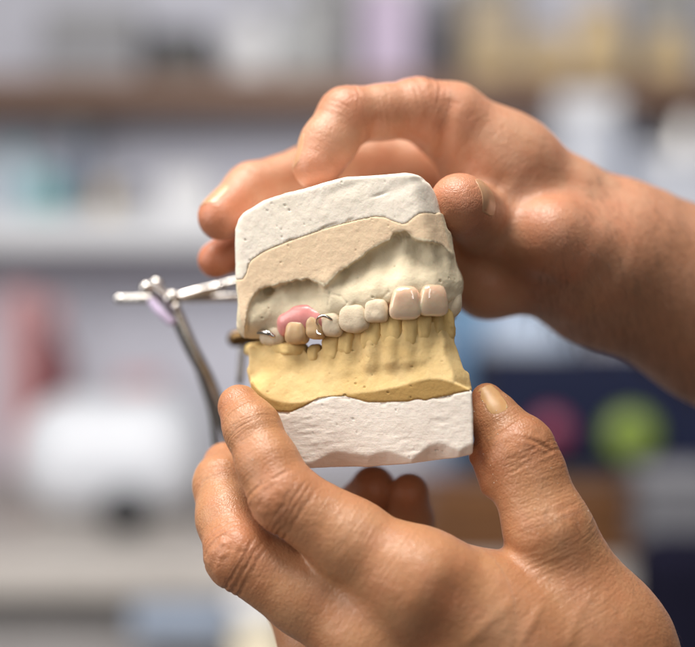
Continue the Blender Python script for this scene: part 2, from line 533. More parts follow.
# bench level, left
bt = 470
bench_m = bg('bench_laminate', (176, 170, 166), .5)
za = at(0, 560, 1.15).z
o = thing('workbench', 'grey beige laminate workbench along the back wall', 'workbench', (0, 1.6, 0))
rbox('bench_top', (-1.9, 1.15, za - .04), (1.9, 2.09, za), bench_m, o, .004)
rbox('front_panel', (-1.88, 1.2, .05), (1.88, 1.22, za - .041), bg('bench_front', (150, 146, 146)), o, .003)
bx = thing('dust_box', 'white rounded suction box on the bench at the lower left', 'suction box', at(100, 560, 1.35))
a = at(6, 522, 1.35); b = at(200, 398, 1.35)
rbox('hood', (a.x, 1.35, a.z), (b.x, 1.68, b.z), bg('bright_white_plastic', (206, 209, 217), .35, var=.02), bx, .085, 8)
a2 = at(30, 560, 1.4); b2 = at(186, 521, 1.4)
rbox('foot', (a2.x, 1.4, za + .001), (b2.x, 1.66, a.z - .0005), bg('hood_foot', (176, 170, 166)), bx, .01)
k = lathe('knob', [(0, -.022), (.026, -.022), (.03, -.004), (.03, 0), (0, 0)], DK, bx, axis='Y')
k.location = at(126, 512, 1.345) - bx.location
bottle('plastic_bottle', 'dark red bottle on the bench left of the metal hinge', 'bottle', 52, 470, 300, 40, 1.78, RD, PK)
carton('carton', 'rose carton standing left of the dark red bottle', 'carton', 2, 34, 290, 470, 1.85, .08, PK, PK)
carton('carton', 'small reddish carton behind the white suction box', 'carton', 116, 160, 376, 470, 1.8, .07, bg('red_card', (196, 112, 108)), PK)
carton('storage_box', 'blue grey low box in front of the suction box', 'box', 128, 238, 562, 640, 1.16, .14, bg('bluegrey_plastic', (150, 162, 182)), bg('bluegrey_lid', (176, 188, 206)))
bottle('plastic_jar', 'cream jar at the bench edge under the lower hand', 'jar', 262, 690, 596, 60, 1.12, bg('cream_plastic', (238, 226, 200)), W_, neck=.9, cap=.25)

# bench level, right
carton('storage_box', 'light blue box behind the thumb of the lower hand', 'box', 440, 498, 296, 470, 1.75, .1, bg('sky_blue_plastic', (92, 132, 172)), bg('sky_blue_lid', (112, 150, 186)))
NV = bg('navy_plastic', (8, 17, 46), .7, spec=.25)
ma = at(486, 470, 1.3); mb = at(730, 352, 1.3)
mc = thing('control_unit', 'dark navy control unit with one pink and one green button', 'control unit', ((ma.x + mb.x) / 2, 1.3, ma.z))
rbox('housing', (ma.x, 1.3, ma.z), (mb.x, 1.62, mb.z), NV, mc, .012)
rbox('plinth', (ma.x - .01, 1.29, ma.z - .03), (mb.x + .01, 1.62, ma.z - .001), DK, mc, .006)
for px, py, r, m in ((549, 430, 18, bg('pink_button_plastic', (128, 50, 78), .4)), (628, 434, 25, bg('green_button_plastic', (112, 132, 48), .4))):
    r *= S * .001 * 1.75 / .45
    k = lathe('button', [(0, -.03), (r * .8, -.03), (r, -.022), (r, 0), (0, 0)], m, mc, axis='Y')
    k.location = at(px, py, 1.2995) - mc.location
bl = thing('respirator_hood', 'pale blue grey rounded hood on top of the navy unit', 'hood', at(532, 352, 1.42))
kk = S * .001 * 1.85 / .45
lathe('shell', [(52 * kk, .001), (54 * kk, 10 * kk), (50 * kk, 30 * kk), (38 * kk, 48 * kk), (20 * kk, 58 * kk), (0, 61 * kk)], bg('pale_hood', (160, 174, 196), .35), bl)
lathe('rim', [(50 * kk, .0005), (57 * kk, .0005), (57 * kk, 5 * kk), (54.5 * kk, 6 * kk)], GR, bl)
ca = at(420, 600, 1.14); cb = at(648, 478, 1.14)
cab = thing('drawer_unit', 'brown wooden drawer unit under the navy control unit', 'drawer unit', ((ca.x + cb.x) / 2, 1.3, za))
z0 = za + .001; hh = (cb.z - z0) / 2
rbox('carcass', (ca.x, 1.155, z0), (cb.x, 1.62, ma.z - .032), wood2, cab, .004)
for i in range(2):
    dr = rbox('drawer', (ca.x + .008, 1.14, z0 + .006 + i * hh), (cb.x - .008, 1.153, z0 + hh * (i + 1) - .006), wood2, cab, .003)
    h = lathe('handle', [(0, -.02), (.012, -.02), (.014, -.012), (.006, 0), (0, 0)], M['dull_steel'], dr, axis='Y')
    h.location = Vector(((ca.x + cb.x) / 2, 1.139, z0 + hh * (i + .5))) - cab.location
carton('storage_box', 'pale grey box leaning at the right behind the lower wrist', 'box', 640, 720, 470, 560, 1.05, .08, bg('pale_grey_card', (92, 92, 98)), bg('pale_grey_card_lid', (120, 120, 126)))
# dark work chair at the lower right
chp = at(720, 700, .75)
ch = thing('work_chair', 'dark navy padded chair back at the lower right', 'chair', (chp.x, .8, 0))
cm_ = bg('dark_navy_fabric', (16, 15, 30), .9, spec=.1)
a = at(642, 760, .75); b = at(860, 540, .75)
rbox('backrest', (a.x, .75, a.z), (b.x, .81, b.z), cm_, ch, .025, 5)
rbox('seat', (a.x + .01, .83, a.z - .12), (b.x, 1.1, a.z - .05), cm_, ch, .025, 5)
lathe('pedestal', [(0, .04), (.03, .04), (.025, .3), (.025, a.z - .121), (0, a.z - .121)], M['dull_steel'], ch, ((a.x + b.x) / 2 - chp.x, .16, 0))
rbox('base', (a.x, .85, .0), (b.x, 1.08, .04), DK, ch, .015)

# ------------------------------------------------------------------ dental casts
def zpx(Z): return 323.5 - Z / S
SF = S * .983          # the front faces stand about 8 mm nearer than the sharp plane
def X_(px): return (px - 347.5) * SF
def Z_(py): return (323.5 - py) * SF
def tab(pts, axis='x'):
    a = np.array(pts, float)
    if axis == 'x':      # py as a function of px
        xs = (a[:, 0] - 347.5) * SF; zs = (323.5 - a[:, 1]) * SF
        return lambda X: np.interp(X, xs, zs).astype(f32)
    xs = (a[:, 0] - 347.5) * SF; zs = (323.5 - a[:, 1]) * S      # px as a function of py
    o = np.argsort(zs)
    return lambda Z: np.interp(Z, zs[o], xs[o]).astype(f32)

ARCH = np.array([0, 1.3]) + np.array([(-26.5, 27), (-24.5, 16), (-21.5, 7.5), (-15, 3.2), (-9.6, 1.2), (-4, -1.4), (2.5, -4.4), (9, -7.4), (16.8, -10.6), (24.6, -10.6), (28.6, -6), (29.6, 2), (29.6, 12), (28.5, 22)])
def arch_dist(X, Y):
    d = None
    for a, b in zip(ARCH[:-1], ARCH[1:]):
        ba = b - a; h = np.clip(((X - a[0]) * ba[0] + (Y - a[1]) * ba[1]) / (ba @ ba), 0, 1)
        e = np.sqrt((X - a[0] - ba[0] * h) ** 2 + (Y - a[1] - ba[1] * h) ** 2)
        d = e if d is None else smin(d, e, 3.0)
    return d
def arch_at(x):
    """depth and heading of the arch line at a given x (right-hand side of the mouth)"""
    x = min(max(x, -24.4), 28.5)
    for a, b in zip(ARCH[:-1], ARCH[1:]):
        if a[0] <= x <= b[0]:
            t = (x - a[0]) / (b[0] - a[0])
            return a[1] + t * (b[1] - a[1]), math.atan2(b[1] - a[1], b[0] - a[0])

def prism(F, xl, xr, y0, slope, back=45, k=2.5, corner=None, flat=0.0):
    X, Y, Z = F.grid()
    L = xl(Z.ravel())[None, None, :]; Rr = xr(Z.ravel())[None, None, :]
    d = smax(L - X, X - Rr, k)
    front = ((y0 - (X + 30) * slope) - Y) / math.sqrt(1 + slope * slope)
    d = smax(d, front, k)
    if corner:
        cx, cy, nx, ny = corner     # right-front cut, moves with the right silhouette
        d = smax(d, ((X - Rr) - cx) * nx + (Y - cy) * ny, k)
    d = smax(d, Y - back, k)
    return d

PIT = []
def pits_disp(V, N, seed, n, rmin, rmax, depth, side=None):
    rs = np.random.RandomState(seed)
    disp = np.zeros(len(V))
    cand = np.where(N[:, 1] < -.35)[0]
    if len(cand) == 0: return disp
    for c in V[rs.choice(cand, n)]:
        r = rmin + (rmax - rmin) * rs.rand() ** 2
        st = np.array([.8 + rs.rand() * 1.2, 1, .8 + rs.rand() * .5])
        m = np.where(np.abs(V - c).max(1) < r * 2.5)[0]
        q = np.linalg.norm((V[m] - c) / st, axis=1) / r
        disp[m] -= depth * r * sstep(1.0, .35, q)
    return disp

def finish(F, name, mat, parent, disp, attrs=None, sm=1):
    V, Q = nets(F)
    V = smooth_mesh(V, Q, sm, .5)
    N = normals(V, Q)
    V = V + N * disp(V, N)[:, None]
    at_ = attrs(V, N) if attrs else None
    org = parent.location if parent else Vector((0, 0, 0))
    me = np_mesh(name, to_world(V) - np.array(org), Q, at_)
    return link(name, me, mat, parent)

upper = thing('upper_dental_cast', 'upper jaw cast, white plaster base over beige stone, held from above', 'dental cast', to_world(P(345, 180, 15)))
lower = thing('lower_dental_cast', 'yellow stone lower jaw cast on a white plaster base', 'dental cast', to_world(P(365, 468, 15)))

# ---- upper cast
u_top = tab([(228, 232), (233, 224), (236, 217), (241, 211), (250, 205.5), (262, 198.5), (285, 191), (310, 186), (330, 180.5), (345, 177), (365, 176), (385, 175), (405, 174.5), (420, 177.5), (430, 184), (437, 193), (445, 206)])
u_b = tab([(232, 279), (241, 278), (244.5, 272), (246.5, 264), (250, 258.5), (262, 250.5), (275, 245.5), (290, 240), (305, 235), (320, 230), (333, 226.5), (345, 223.5), (360, 220), (375, 217.5), (384, 218.5), (393, 222.5), (401, 225.5), (406, 225), (411, 220.5), (418, 215.5), (428, 214.5), (437, 215), (447, 217), (460, 219)])
u_rim = tab([(232, 322), (236, 333), (240.5, 336), (243.5, 318), (245.5, 308), (249, 299), (254, 292.5), (260, 288.5), (275, 284.5), (290, 281), (305, 279), (316, 281), (325, 284.5), (330, 280.5), (336, 274), (345, 268), (358, 259.5), (370, 250.5), (380, 245), (390, 240.5), (394, 235), (402, 233), (409, 236), (412, 240), (420, 241.5), (430, 243.5), (440, 247), (448, 251), (454, 256), (462, 262)])
u_xl = tab([(240, 190), (233, 215), (232, 226), (232, 277), (234, 292), (238, 308), (243, 325), (249, 340)], 'z')
u_xr = tab([(433, 184), (437, 198), (443, 219), (449, 238), (453.5, 254), (455, 264), (453.5, 274), (449, 285), (447, 340)], 'z')
u_gum = tab([(225, 338), (262, 337), (280, 332), (300, 325), (318, 321), (325, 322), (333, 315), (344, 318), (355, 306), (367, 310), (378, 300), (388, 304), (400, 297), (419, 304), (433, 297), (445, 304), (452, 301), (470, 301)])
U0, USL = 1.6, .35
UCOR = (-2.2, -11.5, .80, -.60)

F = Field((-40, -24, Z_(345)), (36, 47, Z_(168)), .36)
X, Y, Z = F.grid()
pr = prism(F, u_xl, u_xr, U0, USL, corner=UCOR)
tz = u_top(X.ravel())[:, None, None]
F.d = smax(smax(pr, (Z - tz - (Y + 5) * .02) * .95, 1.3), (u_b(X.ravel())[:, None, None] - Z) * .9, .2)
def d_white(V, N):
    d = .16 * fbm(V, 9, 3) + .05 * fbm(V, 1.6, 8)
    d += pits_disp(V, N, 5, 14, .2, .38, 1.4)
    # chips along the lower border, pressed dents near the top edge
    e = V[:, 2] - u_b(V[:, 0])
    d -= .4 * sstep(1.0, .1, e) * sstep(.35, .7, vnoise(V, 2.2, 21)) * (N[:, 1] < -.3)
    for px, py, w, h, a in ((379, 196, 1.9, .35, .55), (345, 189, 6, 1.6, .25), (398, 190, 5, 2.2, .3), (330, 226, 2.4, .4, .6), (276, 247, 1.2, .5, .9), (285, 245, 2.0, .35, .7), (289, 240, 1.2, .4, .6), (350, 221, 1.0, .5, .6), (420, 181, 4, 1.5, .35)):
        q = ((V[:, 0] - X_(px)) / w) ** 2 + ((V[:, 2] - Z_(py) - (V[:, 0] - X_(px)) * .3) / h) ** 2
        d -= a * np.exp(-q) * (N[:, 1] < -.1)
    return d
finish(F, 'plaster_base', M['white_plaster'], upper, d_white)

F = Field((-40, -24, Z_(345)), (38, 47, Z_(205)), .33)
X, Y, Z = F.grid()
pr = prism(F, u_xl, u_xr, U0, USL, corner=UCOR)
_x = X.ravel(); _p = np.stack([_x, 0 * _x, 0 * _x], 1)
rim = (u_rim(_x) + .38 * vnoise(_p, 1.7, 201) * sstep(-22, -14, _x) + .22 * vnoise(_p, .8, 202)).astype(f32)[:, None, None]
top = smax(pr, (Z - u_b(X.ravel())[:, None, None]) * .9, .15)
land = smax(top, (rim - Z) * .8, .3)
ad = arch_dist(X, Y)
zg = u_gum(X.ravel())[:, None, None]
ug_s = tab([(225, 338), (280, 332), (320, 321), (350, 311), (380, 304), (410, 299), (450, 296), (470, 296)])
hgt = np.clip(Z - ug_s(X.ravel())[:, None, None], 0, 20)
thick = 4.2 + .5 * sstep(0, 3, hgt) - 3.3 * sstep(4, 14, hgt)
gum = smax(ad - thick, (zg - Z) * .85, 1.8)
gum = smax(gum, Z - Z_(232), 1)
# vault behind the teeth so the inside of the cast is closed
inner = smax(top, (Z_(292) - Z), 2)
inner = smax(inner, ((U0 + 8 - (X + 30) * USL) - Y), 2)
F.d = smin(smin(land, gum, 1.5), inner, 2)
# root bulges
UT = [(-21.7, 338, 20), (-15, 333, 16), (-9.6, 325, 16), (-4, 326, 15), (2.5, 318, 18), (9.2, 311, 18), (17, 303, 24), (25.4, 301, 22)]
for x, py, hh in UT:
    y, a = arch_at(x)
    n = np.array([math.sin(a), -math.cos(a), 0])
    c0 = np.array([x, y, Z_(py - 8)]) + n * .9
    c1 = np.array([x * .985, y, Z_(py - hh - 12)]) + n * .2
    F.add([(c0, c1, 2.6, 2.2)], 1, 2.6)
# muscle ridge between the two hollows
F.add([(P(331, 283, -3.6), P(338, 300, -3.8), 2.4, 2.0)], 1, 3.5)
F.add([(P(256, 318, 5.5), P(286, 300, 4), 3.6, 3.2)], 1, 4)
F.add([(P(249, 326, 9), P(254, 306, 7), 3.6, 3.4)], 1, 4)
def d_beige(V, N):
    cutm = V[:, 2] - u_rim(V[:, 0])
    flat = sstep(.2, 1.2, cutm) * (N[:, 1] < -.2)
    d = .05 * fbm(V, 1.4, 12) + (1 - flat) * (.14 * fbm(V, 5, 15) + .05 * fbm(V, 2.0, 19)) + flat * .06 * fbm(V, 7, 33)
    d += pits_disp(V, N, 11, 34, .22, .42, 1.5)
    # broken rough patch at the middle of the rim
    q = np.exp(-(((V[:, 0] - X_(400)) / 3.0) ** 2 + ((V[:, 2] - Z_(239)) / 1.8) ** 2))
    d += q * (.45 * fbm(V, .9, 40) - .5)
    # crack lines beside the front plaster teeth
    for pts in (((318, 292), (340, 296), (347, 303), (342, 312)), ((380, 300), (388, 292), (392, 300)), ((325, 285), (330, 292), (328, 305))):
        for a, b in zip(pts[:-1], pts[1:]):
            a2 = np.array([X_(a[0]), Z_(a[1])]); b2 = np.array([X_(b[0]), Z_(b[1])])
            v = b2 - a2; h = np.clip(((V[:, [0, 2]] - a2) @ v) / (v @ v), 0, 1)
            dd = np.linalg.norm(V[:, [0, 2]] - a2 - h[:, None] * v, axis=1)
            d -= .18 * np.exp(-(dd / .32) ** 2) * (N[:, 1] < -.2)
    return d
def a_beige(V, N):
    return {'cut': sstep(.1, .9, V[:, 2] - u_rim(V[:, 0])) * sstep(-.35, -.6, N[:, 1])}
finish(F, 'stone_jaw', M['beige_stone'], upper, d_beige, a_beige)

# ---- teeth
def tooth_mesh(name, w, d, h, neck=.22, p=3.0, thin=.0, seed=0, up=True, rough=.12, tilt=0.0, bulge=.0, cusp=0.0):
    bm = bmesh.new(); bmesh.ops.create_cube(bm, size=2)
    bmesh.ops.subdivide_edges(bm, edges=bm.edges[:], cuts=11, use_grid_fill=True)
    V = np.array([v.co[:] for v in bm.verts])
    V /= (np.abs(V) ** p).sum(1)[:, None] ** (1 / p)
    z = V[:, 2] if up else -V[:, 2]          # z=+1 at the neck
    t = (z + 1) / 2
    V[:, 0] *= 1 - neck * t ** 1.5 
    V[:, 1] *= 1 - thin * (1 - t) ** 1.3
    V[:, 1] -= bulge * (1 - z * z)
    if cusp: V[:, 2] += np.where(z < -.3, -cusp * (1 if up else -1) * (1 - V[:, 0] ** 2 * 1.6), 0) * (-z - .3)
    V *= np.array([w, d, h]) / 2
    V[:, 0] += tilt * V[:, 2]
    V += fbm(V + seed * 7.3, 2.2, 50)[:, None] * rough * V / np.linalg.norm(V, axis=1)[:, None]
    for v, c in zip(bm.verts, V): v.co = c * .001
    me = bpy.data.meshes.new(name); bm.to_mesh(me); bm.free()
    me.polygons.foreach_set('use_smooth', np.ones(len(me.polygons), dtype=bool))
    return me

def put_tooth(name, parent, mat, px, py0, py1, wpx, depth, off, rot=0.0, yy=None, **kw):
    """tooth filling rows py0..py1 and wpx columns, its front `off` mm proud of the arch line"""
    x = X_(px)
    y, a = arch_at(x)
    y = y if yy is None else yy
    a += rot
    n = np.array([math.sin(a), -math.cos(a), 0])
    c = P(px, (py0 + py1) / 2, y + n[1] * (off - depth / 2))
    me = tooth_mesh(name, wpx * S / max(.35, math.cos(a)), depth, (py1 - py0) * S, **kw)
    o = link(name, me, mat, parent)
    o.location = Vector(to_world(c)) - parent.location
    o.rotation_euler = (0, 0, a)
    return o

for i, (px, a, b, w, dp, off, kw) in enumerate((
        (276, 322, 347, 27, 8.5, 5.9, dict(p=2.6, neck=.1)),
        (334, 310, 337, 20.5, 6.8, 6.2, dict(p=3.3, neck=.12, tilt=-.05)),
        (356, 303, 331.5, 29.5, 7.6, 6.3, dict(p=3.5, neck=.20, cusp=.12)),
        (378.5, 298, 322.5, 23.5, 7.0, 6.0, dict(p=3.6, neck=.12, tilt=.06)))):
    put_tooth('plaster_tooth', upper, M['tooth_stone'], px, a, b, w, dp, off, seed=i, rough=.18, bulge=.08, **kw)
put_tooth('plaster_tooth', upper, M['tooth_stone'], 450, 284, 318, 9, 7, 3.4, yy=-5, rot=.55, seed=9, p=2.5)
for i, (y, a, b) in enumerate(((3, 284, 318), (11, 288, 322), (19, 290, 324))):
    o = put_tooth('plaster_tooth', upper, M['tooth_stone'], 446, a, b, 4, 7.5, 3.6, yy=y, rot=.6, seed=20 + i, p=2.6)

# ---- side denture
sd = thing('partial_denture', 'pink partial denture with two tan teeth and wire clasps on the upper cast', 'partial denture', to_world(P(302, 322, -2)))
F = Field((-24, -14, Z_(345)), (-3, 8, Z_(300)), .22)
def on(px, py, off):
    y, a = arch_at(X_(px)); return P(px, py, y) + np.array([math.sin(a), -math.cos(a), 0]) * off
F.add([(on(290, 331, 3.0), on(293, 321, 3.3), 1.8, 2.1), (on(293, 321, 3.3), on(302, 314.5, 3.4), 2.1, 2.2), (on(302, 314.5, 3.4), on(313, 313, 3.4), 2.2, 2.1),
       (on(313, 313, 3.4), on(323.5, 318, 3.2), 2.1, 1.8), (on(323.5, 318, 3.2), on(328, 329, 2.8), 1.8, 1.3), (on(296, 324, 3.0), on(320, 323, 3.0), 2.2, 2.0),
       (on(309, 320, 3.6), on(309.5, 330, 3.6), 1.6, 1.1)], 3.0, 2.0)
finish(F, 'gum_saddle', M['pink'], sd, lambda V, N: .04 * fbm(V, 3, 70))
put_tooth('denture_tooth', sd, M['tan_tooth'], 298, 319, 344.5, 22.5, 6.6, 7.2, seed=31, p=3.3, neck=.2, rough=.15, bulge=.1, tilt=.06, rot=-.05)
put_tooth('denture_tooth', sd, M['tan_tooth'], 316, 312.5, 339.5, 18.5, 6.2, 7.0, seed=32, p=3.2, neck=.46, rough=.12, bulge=.1, tilt=-.14)

def tube(name, pts, r, mat, parent=None, n=12, sub=6):
    pts = [np.asarray(p, float) for p in pts]
    out = []
    rs = r if isinstance(r, (list, tuple)) else [r] * len(pts)
    ro = []
    for i in range(len(pts) - 1):
        p0 = pts[max(i - 1, 0)]; p1 = pts[i]; p2 = pts[i + 1]; p3 = pts[min(i + 2, len(pts) - 1)]
        for j in range(sub):
            t = j / sub
            out.append(.5 * (2 * p1 + (p2 - p0) * t + (2 * p0 - 5 * p1 + 4 * p2 - p3) * t * t + (3 * p1 - p0 - 3 * p2 + p3) * t ** 3))
            ro.append(rs[i] + (rs[i + 1] - rs[i]) * t)
    out.append(pts[-1]); ro.append(rs[-1])
    # rounded ends
    out = np.array(out); m = len(out)
    T = np.gradient(out, axis=0); T /= np.linalg.norm(T, axis=1)[:, None]
    e0 = [out[0] - T[0] * ro[0] * c for c in (.95, .7, .35)]; e1 = [out[-1] + T[-1] * ro[-1] * c for c in (.35, .7, .95)]
    rr = [ro[0] * .2, ro[0] * .7, ro[0] * .93] + ro + [ro[-1] * .93, ro[-1] * .7, ro[-1] * .2]
    out = np.concatenate([e0, out, e1]); T = np.concatenate([[T[0]] * 3, T, [T[-1]] * 3]); m = len(out)
    up = np.array([0, 0, 1.]) if abs(T[0][2]) < .9 else np.array([0, 1., 0])
    V = []; 
    for i in range(m):
        s = np.cross(T[i], up); s /= np.linalg.norm(s); up = np.cross(s, T[i])
        for j in range(n):
            a = 2 * math.pi * j / n
            V.append(out[i] + rr[i] * (math.cos(a) * s + math.sin(a) * up))
    Q = [(i * n + j, i * n + (j + 1) % n, (i + 1) * n + (j + 1) % n, (i + 1) * n + j) for i in range(m - 1) for j in range(n)]
    org = np.array(parent.location) if parent is not None else 0
    return link(name, np_mesh(name, to_world(np.array(V)) - org, np.array(Q)), mat, parent)
tube('wire_clasp', [on(325, 328, 5.2), on(326.5, 320.5, 6.4), on(330.5, 316.5, 7.1), on(336, 316.5, 7.0), on(340, 319.5, 6.0)], .45, M['steel'], sd)
tube('wire_clasp', [on(325, 328, 5.2), on(327.0, 332.5, 6.6), on(331, 334.5, 7.0)], [.45, .42, .3], M['steel'], sd)
tube('wire_clasp', [on(266, 333, 5.6), on(271, 331.5, 6.4), on(278, 332, 6.4), on(285, 336, 6.0)], [.6, 1.0, .95, .7], M['steel'], sd)

# ---- front denture
fd = thing('front_denture', 'two glossy pale front teeth with thin pink gum on the upper cast', 'denture', to_world(P(419, 303, -12)))
F = Field((10, -22, Z_(312)), (32, 2, Z_(276)), .22)
def ff(px, py, o): 
    y = np.interp(px, [390, 420, 434, 446], [-9.4, -9.6, -9.0, -6.5]); return P(px, py, y) + np.array([.1, -1, 0]) * (o + .7)
F.add([(ff(391.5, 305, .2), ff(394, 293, 1.0), 1.3, 1.4), (ff(394, 293, 1.0), ff(403, 285.5, 1.2), 1.4, 1.4), (ff(403, 285.5, 1.2), ff(413, 286.5, 1.2), 1.4, 1.4),
       (ff(413, 286.5, 1.2), ff(418.8, 294, 1.5), 1.4, 1.2), (ff(418.8, 294, 1.5), ff(419, 303, 1.2), 1.2, .9), (ff(418.8, 293, 1.4), ff(424, 286, 1.1), 1.3, 1.3),
       (ff(424, 286, 1.1), ff(433, 283.5, 1.0), 1.3, 1.3), (ff(433, 283.5, 1.0), ff(441, 288, .6), 1.3, 1.1), (ff(441, 288, .6), ff(445, 298, .2), 1.1, .9), (ff(398, 295, .2), ff(436, 291, .2), 2.0, 1.8)], 2.0, 1.6)
finish(F, 'gum_flange', M['flange'], fd, lambda V, N: .06 * fbm(V, 3, 80))
put_tooth('denture_tooth', fd, M['gloss_tooth'], 405.5, 286.5, 319.5, 33, 6.4, 6.9, seed=41, p=3.8, neck=.28, thin=.35, rough=.10, bulge=.16, tilt=.03)
put_tooth('denture_tooth', fd, M['gloss_tooth'], 432.5, 284.5, 316, 31, 6.4, 6.7, yy=-9.2, seed=42, p=3.8, neck=.28, thin=.35, rough=.08, bulge=.16, rot=.15 - arch_at(X_(432.5))[1])

# ---- lower cast
l_rim = tab([(238, 366), (246, 378), (254, 388), (263, 395.5), (270, 399.5), (280, 402), (290, 403), (300, 402.2), (312, 400), (325, 397), (345, 393.5), (360, 392), (375, 390), (395, 386), (405, 383), (417, 379.5), (428, 377), (436, 377), (446, 379), (458, 383), (466, 387), (475, 390)])
l_b = tab([(240, 398), (262, 408), (277, 412.5), (290, 413), (296, 410.5), (303, 407), (310, 403), (318, 398.6), (328, 397), (345, 396), (358, 399), (368, 401.5), (385, 401), (408, 400), (417, 397.5), (424, 399), (432, 396.5), (445, 394), (458, 391), (467, 389), (476, 387)])
l_bot = tab([(250, 473), (320, 469.3), (335, 468.5), (350, 467.5), (370, 467), (385, 465.3), (405, 463), (430, 460), (450, 456.5), (470, 452)])
l_c = tab([(250, 466), (312, 464), (320, 459), (330, 453.5), (338, 451.5), (352, 453), (368, 455.5), (378, 451.5), (386, 450.5), (395, 452.5), (411, 458), (419, 451), (428, 443.5), (436, 441), (443, 441.5), (450, 445.5), (457, 448), (463, 443.5), (469, 441), (475, 440)])
l_xl = tab([(243, 340), (244, 350), (246, 370), (250, 395), (257, 420), (264, 450), (270, 475)], 'z')
l_xr = tab([(468.5, 365), (469, 378), (469.5, 392), (470.5, 410), (471, 436), (470, 456), (469, 475)], 'z')
l_gum = tab([(238, 345), (300, 346), (305, 352), (309, 357), (314, 353), (320, 351), (325, 347), (333, 352), (341, 341), (348, 346), (358, 338), (373, 344), (383, 333), (393, 341), (402, 331), (410, 339.5), (417, 330), (424, 337.5), (431, 328), (437, 335.5), (441, 330), (450, 334), (470, 333)])
L0, LSL = 1.5, .30
LCOR = (-2.0, -17.5, .86, -.51)

F = Field((-34, -26, Z_(478)), (40, 47, Z_(383)), .36)
X, Y, Z = F.grid()
pr = prism(F, l_xl, l_xr, L0, LSL, corner=None, k=.9)
d = smax(pr, (Z - l_b(X.ravel())[:, None, None]) * .9, .4)
d = smax(d, (l_bot(X.ravel())[:, None, None] - Z), .5)
yf = L0 - (X + 30) * LSL
cc = l_c(X.ravel())[:, None, None]
d = smax(d, (cc - Z) * .5 + (yf - Y) * .72, .25)
F.d = d
def d_lwhite(V, N):
    d = .10 * fbm(V, 10, 90) + .04 * fbm(V, 1.3, 95)
    ch = (V[:, 2] > l_c(V[:, 0]) + .2)
    q = V.copy(); q[:, 2] = q[:, 2] - .13 * q[:, 0]
    d += .10 * fbm(q, (4.0, 4.0, .9), 97) * ch * sstep(-.5, .5, vnoise(V, 9, 98))
    d += pits_disp(V, N, 17, 14, .2, .30, 1.8)
    e = l_b(V[:, 0]) - V[:, 2]
    d -= .45 * sstep(1.6, .1, e) * sstep(.1, .6, vnoise(V, (2.6, 2.6, 1.4), 99)) * (N[:, 1] < -.3)
    return d
finish(F, 'plaster_base', M['white_streaked'], lower, d_lwhite)

F = Field((-34, -26, Z_(416)), (40, 47, Z_(322)), .33)
X, Y, Z = F.grid()
pr = prism(F, l_xl, l_xr, L0 + .05, LSL, corner=None, k=.9)
land = smax(smax(pr, (Z - l_rim(X.ravel())[:, None, None]) * .85, .8), (l_b(X.ravel())[:, None, None] - Z) * .9, .3)
ad = arch_dist(X, Y)
zg = l_gum(X.ravel())[:, None, None]
lg_s = tab([(238, 345), (300, 346), (330, 349), (360, 341), (390, 336), (420, 332), (450, 330), (470, 331)])
dep = np.clip(lg_s(X.ravel())[:, None, None] - Z, 0, 30)
thick = 2.9 + 1.1 * sstep(0, 5, dep) + 4.6 * sstep(4.5, 15, dep)
gum = smax(ad - thick, (Z - zg) * .85, 1.6)
gum = smax(gum, (l_b(X.ravel())[:, None, None] - Z) * .9, .3)
# gum stays inside the trimmed outline
prg = prism(F, l_xl, l_xr, L0 + .05, LSL, corner=None, k=1.2)
lrim = l_rim(X.ravel())[:, None, None]
gum = smax(gum, prg + .36 * np.clip(Z - lrim, 0, 12) - .02, .5)
inner = smax(smax(pr, Z - Z_(372), 1), (l_b(X.ravel())[:, None, None] - Z), .3)
inner = smax(inner, (L0 + 7 - (X + 30) * LSL) - Y, 2)
F.d = smin(smin(land, gum, .5), inner, 2)
# molar block at the left
mo = cone(X, Y, Z, P(252, 362, 14), P(292, 362, 7), 5.6, 5.4)
mo = smax(smax(mo, Z - Z_(347), 1.2), prg, 1)
ridge = smax(smax(ad - .8, Z - zg - 4.2, 1), X_(323) - X, .8)
F.d = smin(F.d, ridge, 1.2)
F.d = smin(F.d, mo, 2.5)
LT = [(315, 344, 353, 11), (333, 332, 353, 16), (348, 328, 347, 14), (373, 312, 341.5, 19), (393, 310, 339, 20), (410, 308, 338, 15), (424, 306, 335.5, 14), (436.5, 306, 334, 12), (445, 307, 332, 6)]
for px, a, b, w in LT[1:]:
    y, an = arch_at(X_(px)); n = np.array([math.sin(an), -math.cos(an), 0])
    c0 = P(px, b + 1, y) + n * .9; c1 = P(px, b + 22, y) + n * 1.5
    F.add([(c0, c1, w * S * .38, w * S * .30)], 1, 3.2)
def d_yel(V, N):
    cutm = l_rim(V[:, 0]) - V[:, 2]
    flat = sstep(.2, 1.2, cutm) * (N[:, 1] < -.2)
    d = .05 * fbm(V, 1.3, 112) + (1 - flat) * (.15 * fbm(V, 5.5, 115) + .05 * fbm(V, 2, 119))
    d += pits_disp(V, N, 23, 34, .2, .42, 1.5)
    return d
def a_yel(V, N):
    return {'cut': sstep(.0, .7, l_rim(V[:, 0]) - V[:, 2]) * sstep(-.3, -.5, N[:, 1])}
finish(F, 'stone_jaw', M['yellow_stone'], lower, d_yel, a_yel)
for i, (px, a, b, w) in enumerate(LT):
    yy = None if px < 440 else -6.5
    put_tooth('plaster_tooth', lower, M['yellow_tooth'], px, a, b + 11, w * 1.13, 5.8, 3.15 if px > 320 else 2.7, seed=60 + i, up=False, p=3.2, neck=.16, thin=.15, rough=.3, yy=yy, rot=(.5 if px > 440 else 0), bulge=.05)
put_tooth('plaster_tooth', lower, M['yellow_tooth'], 290, 341, 358, 32, 8.5, 4.4, seed=80, up=False, p=2.7, neck=-.05, rough=.35)
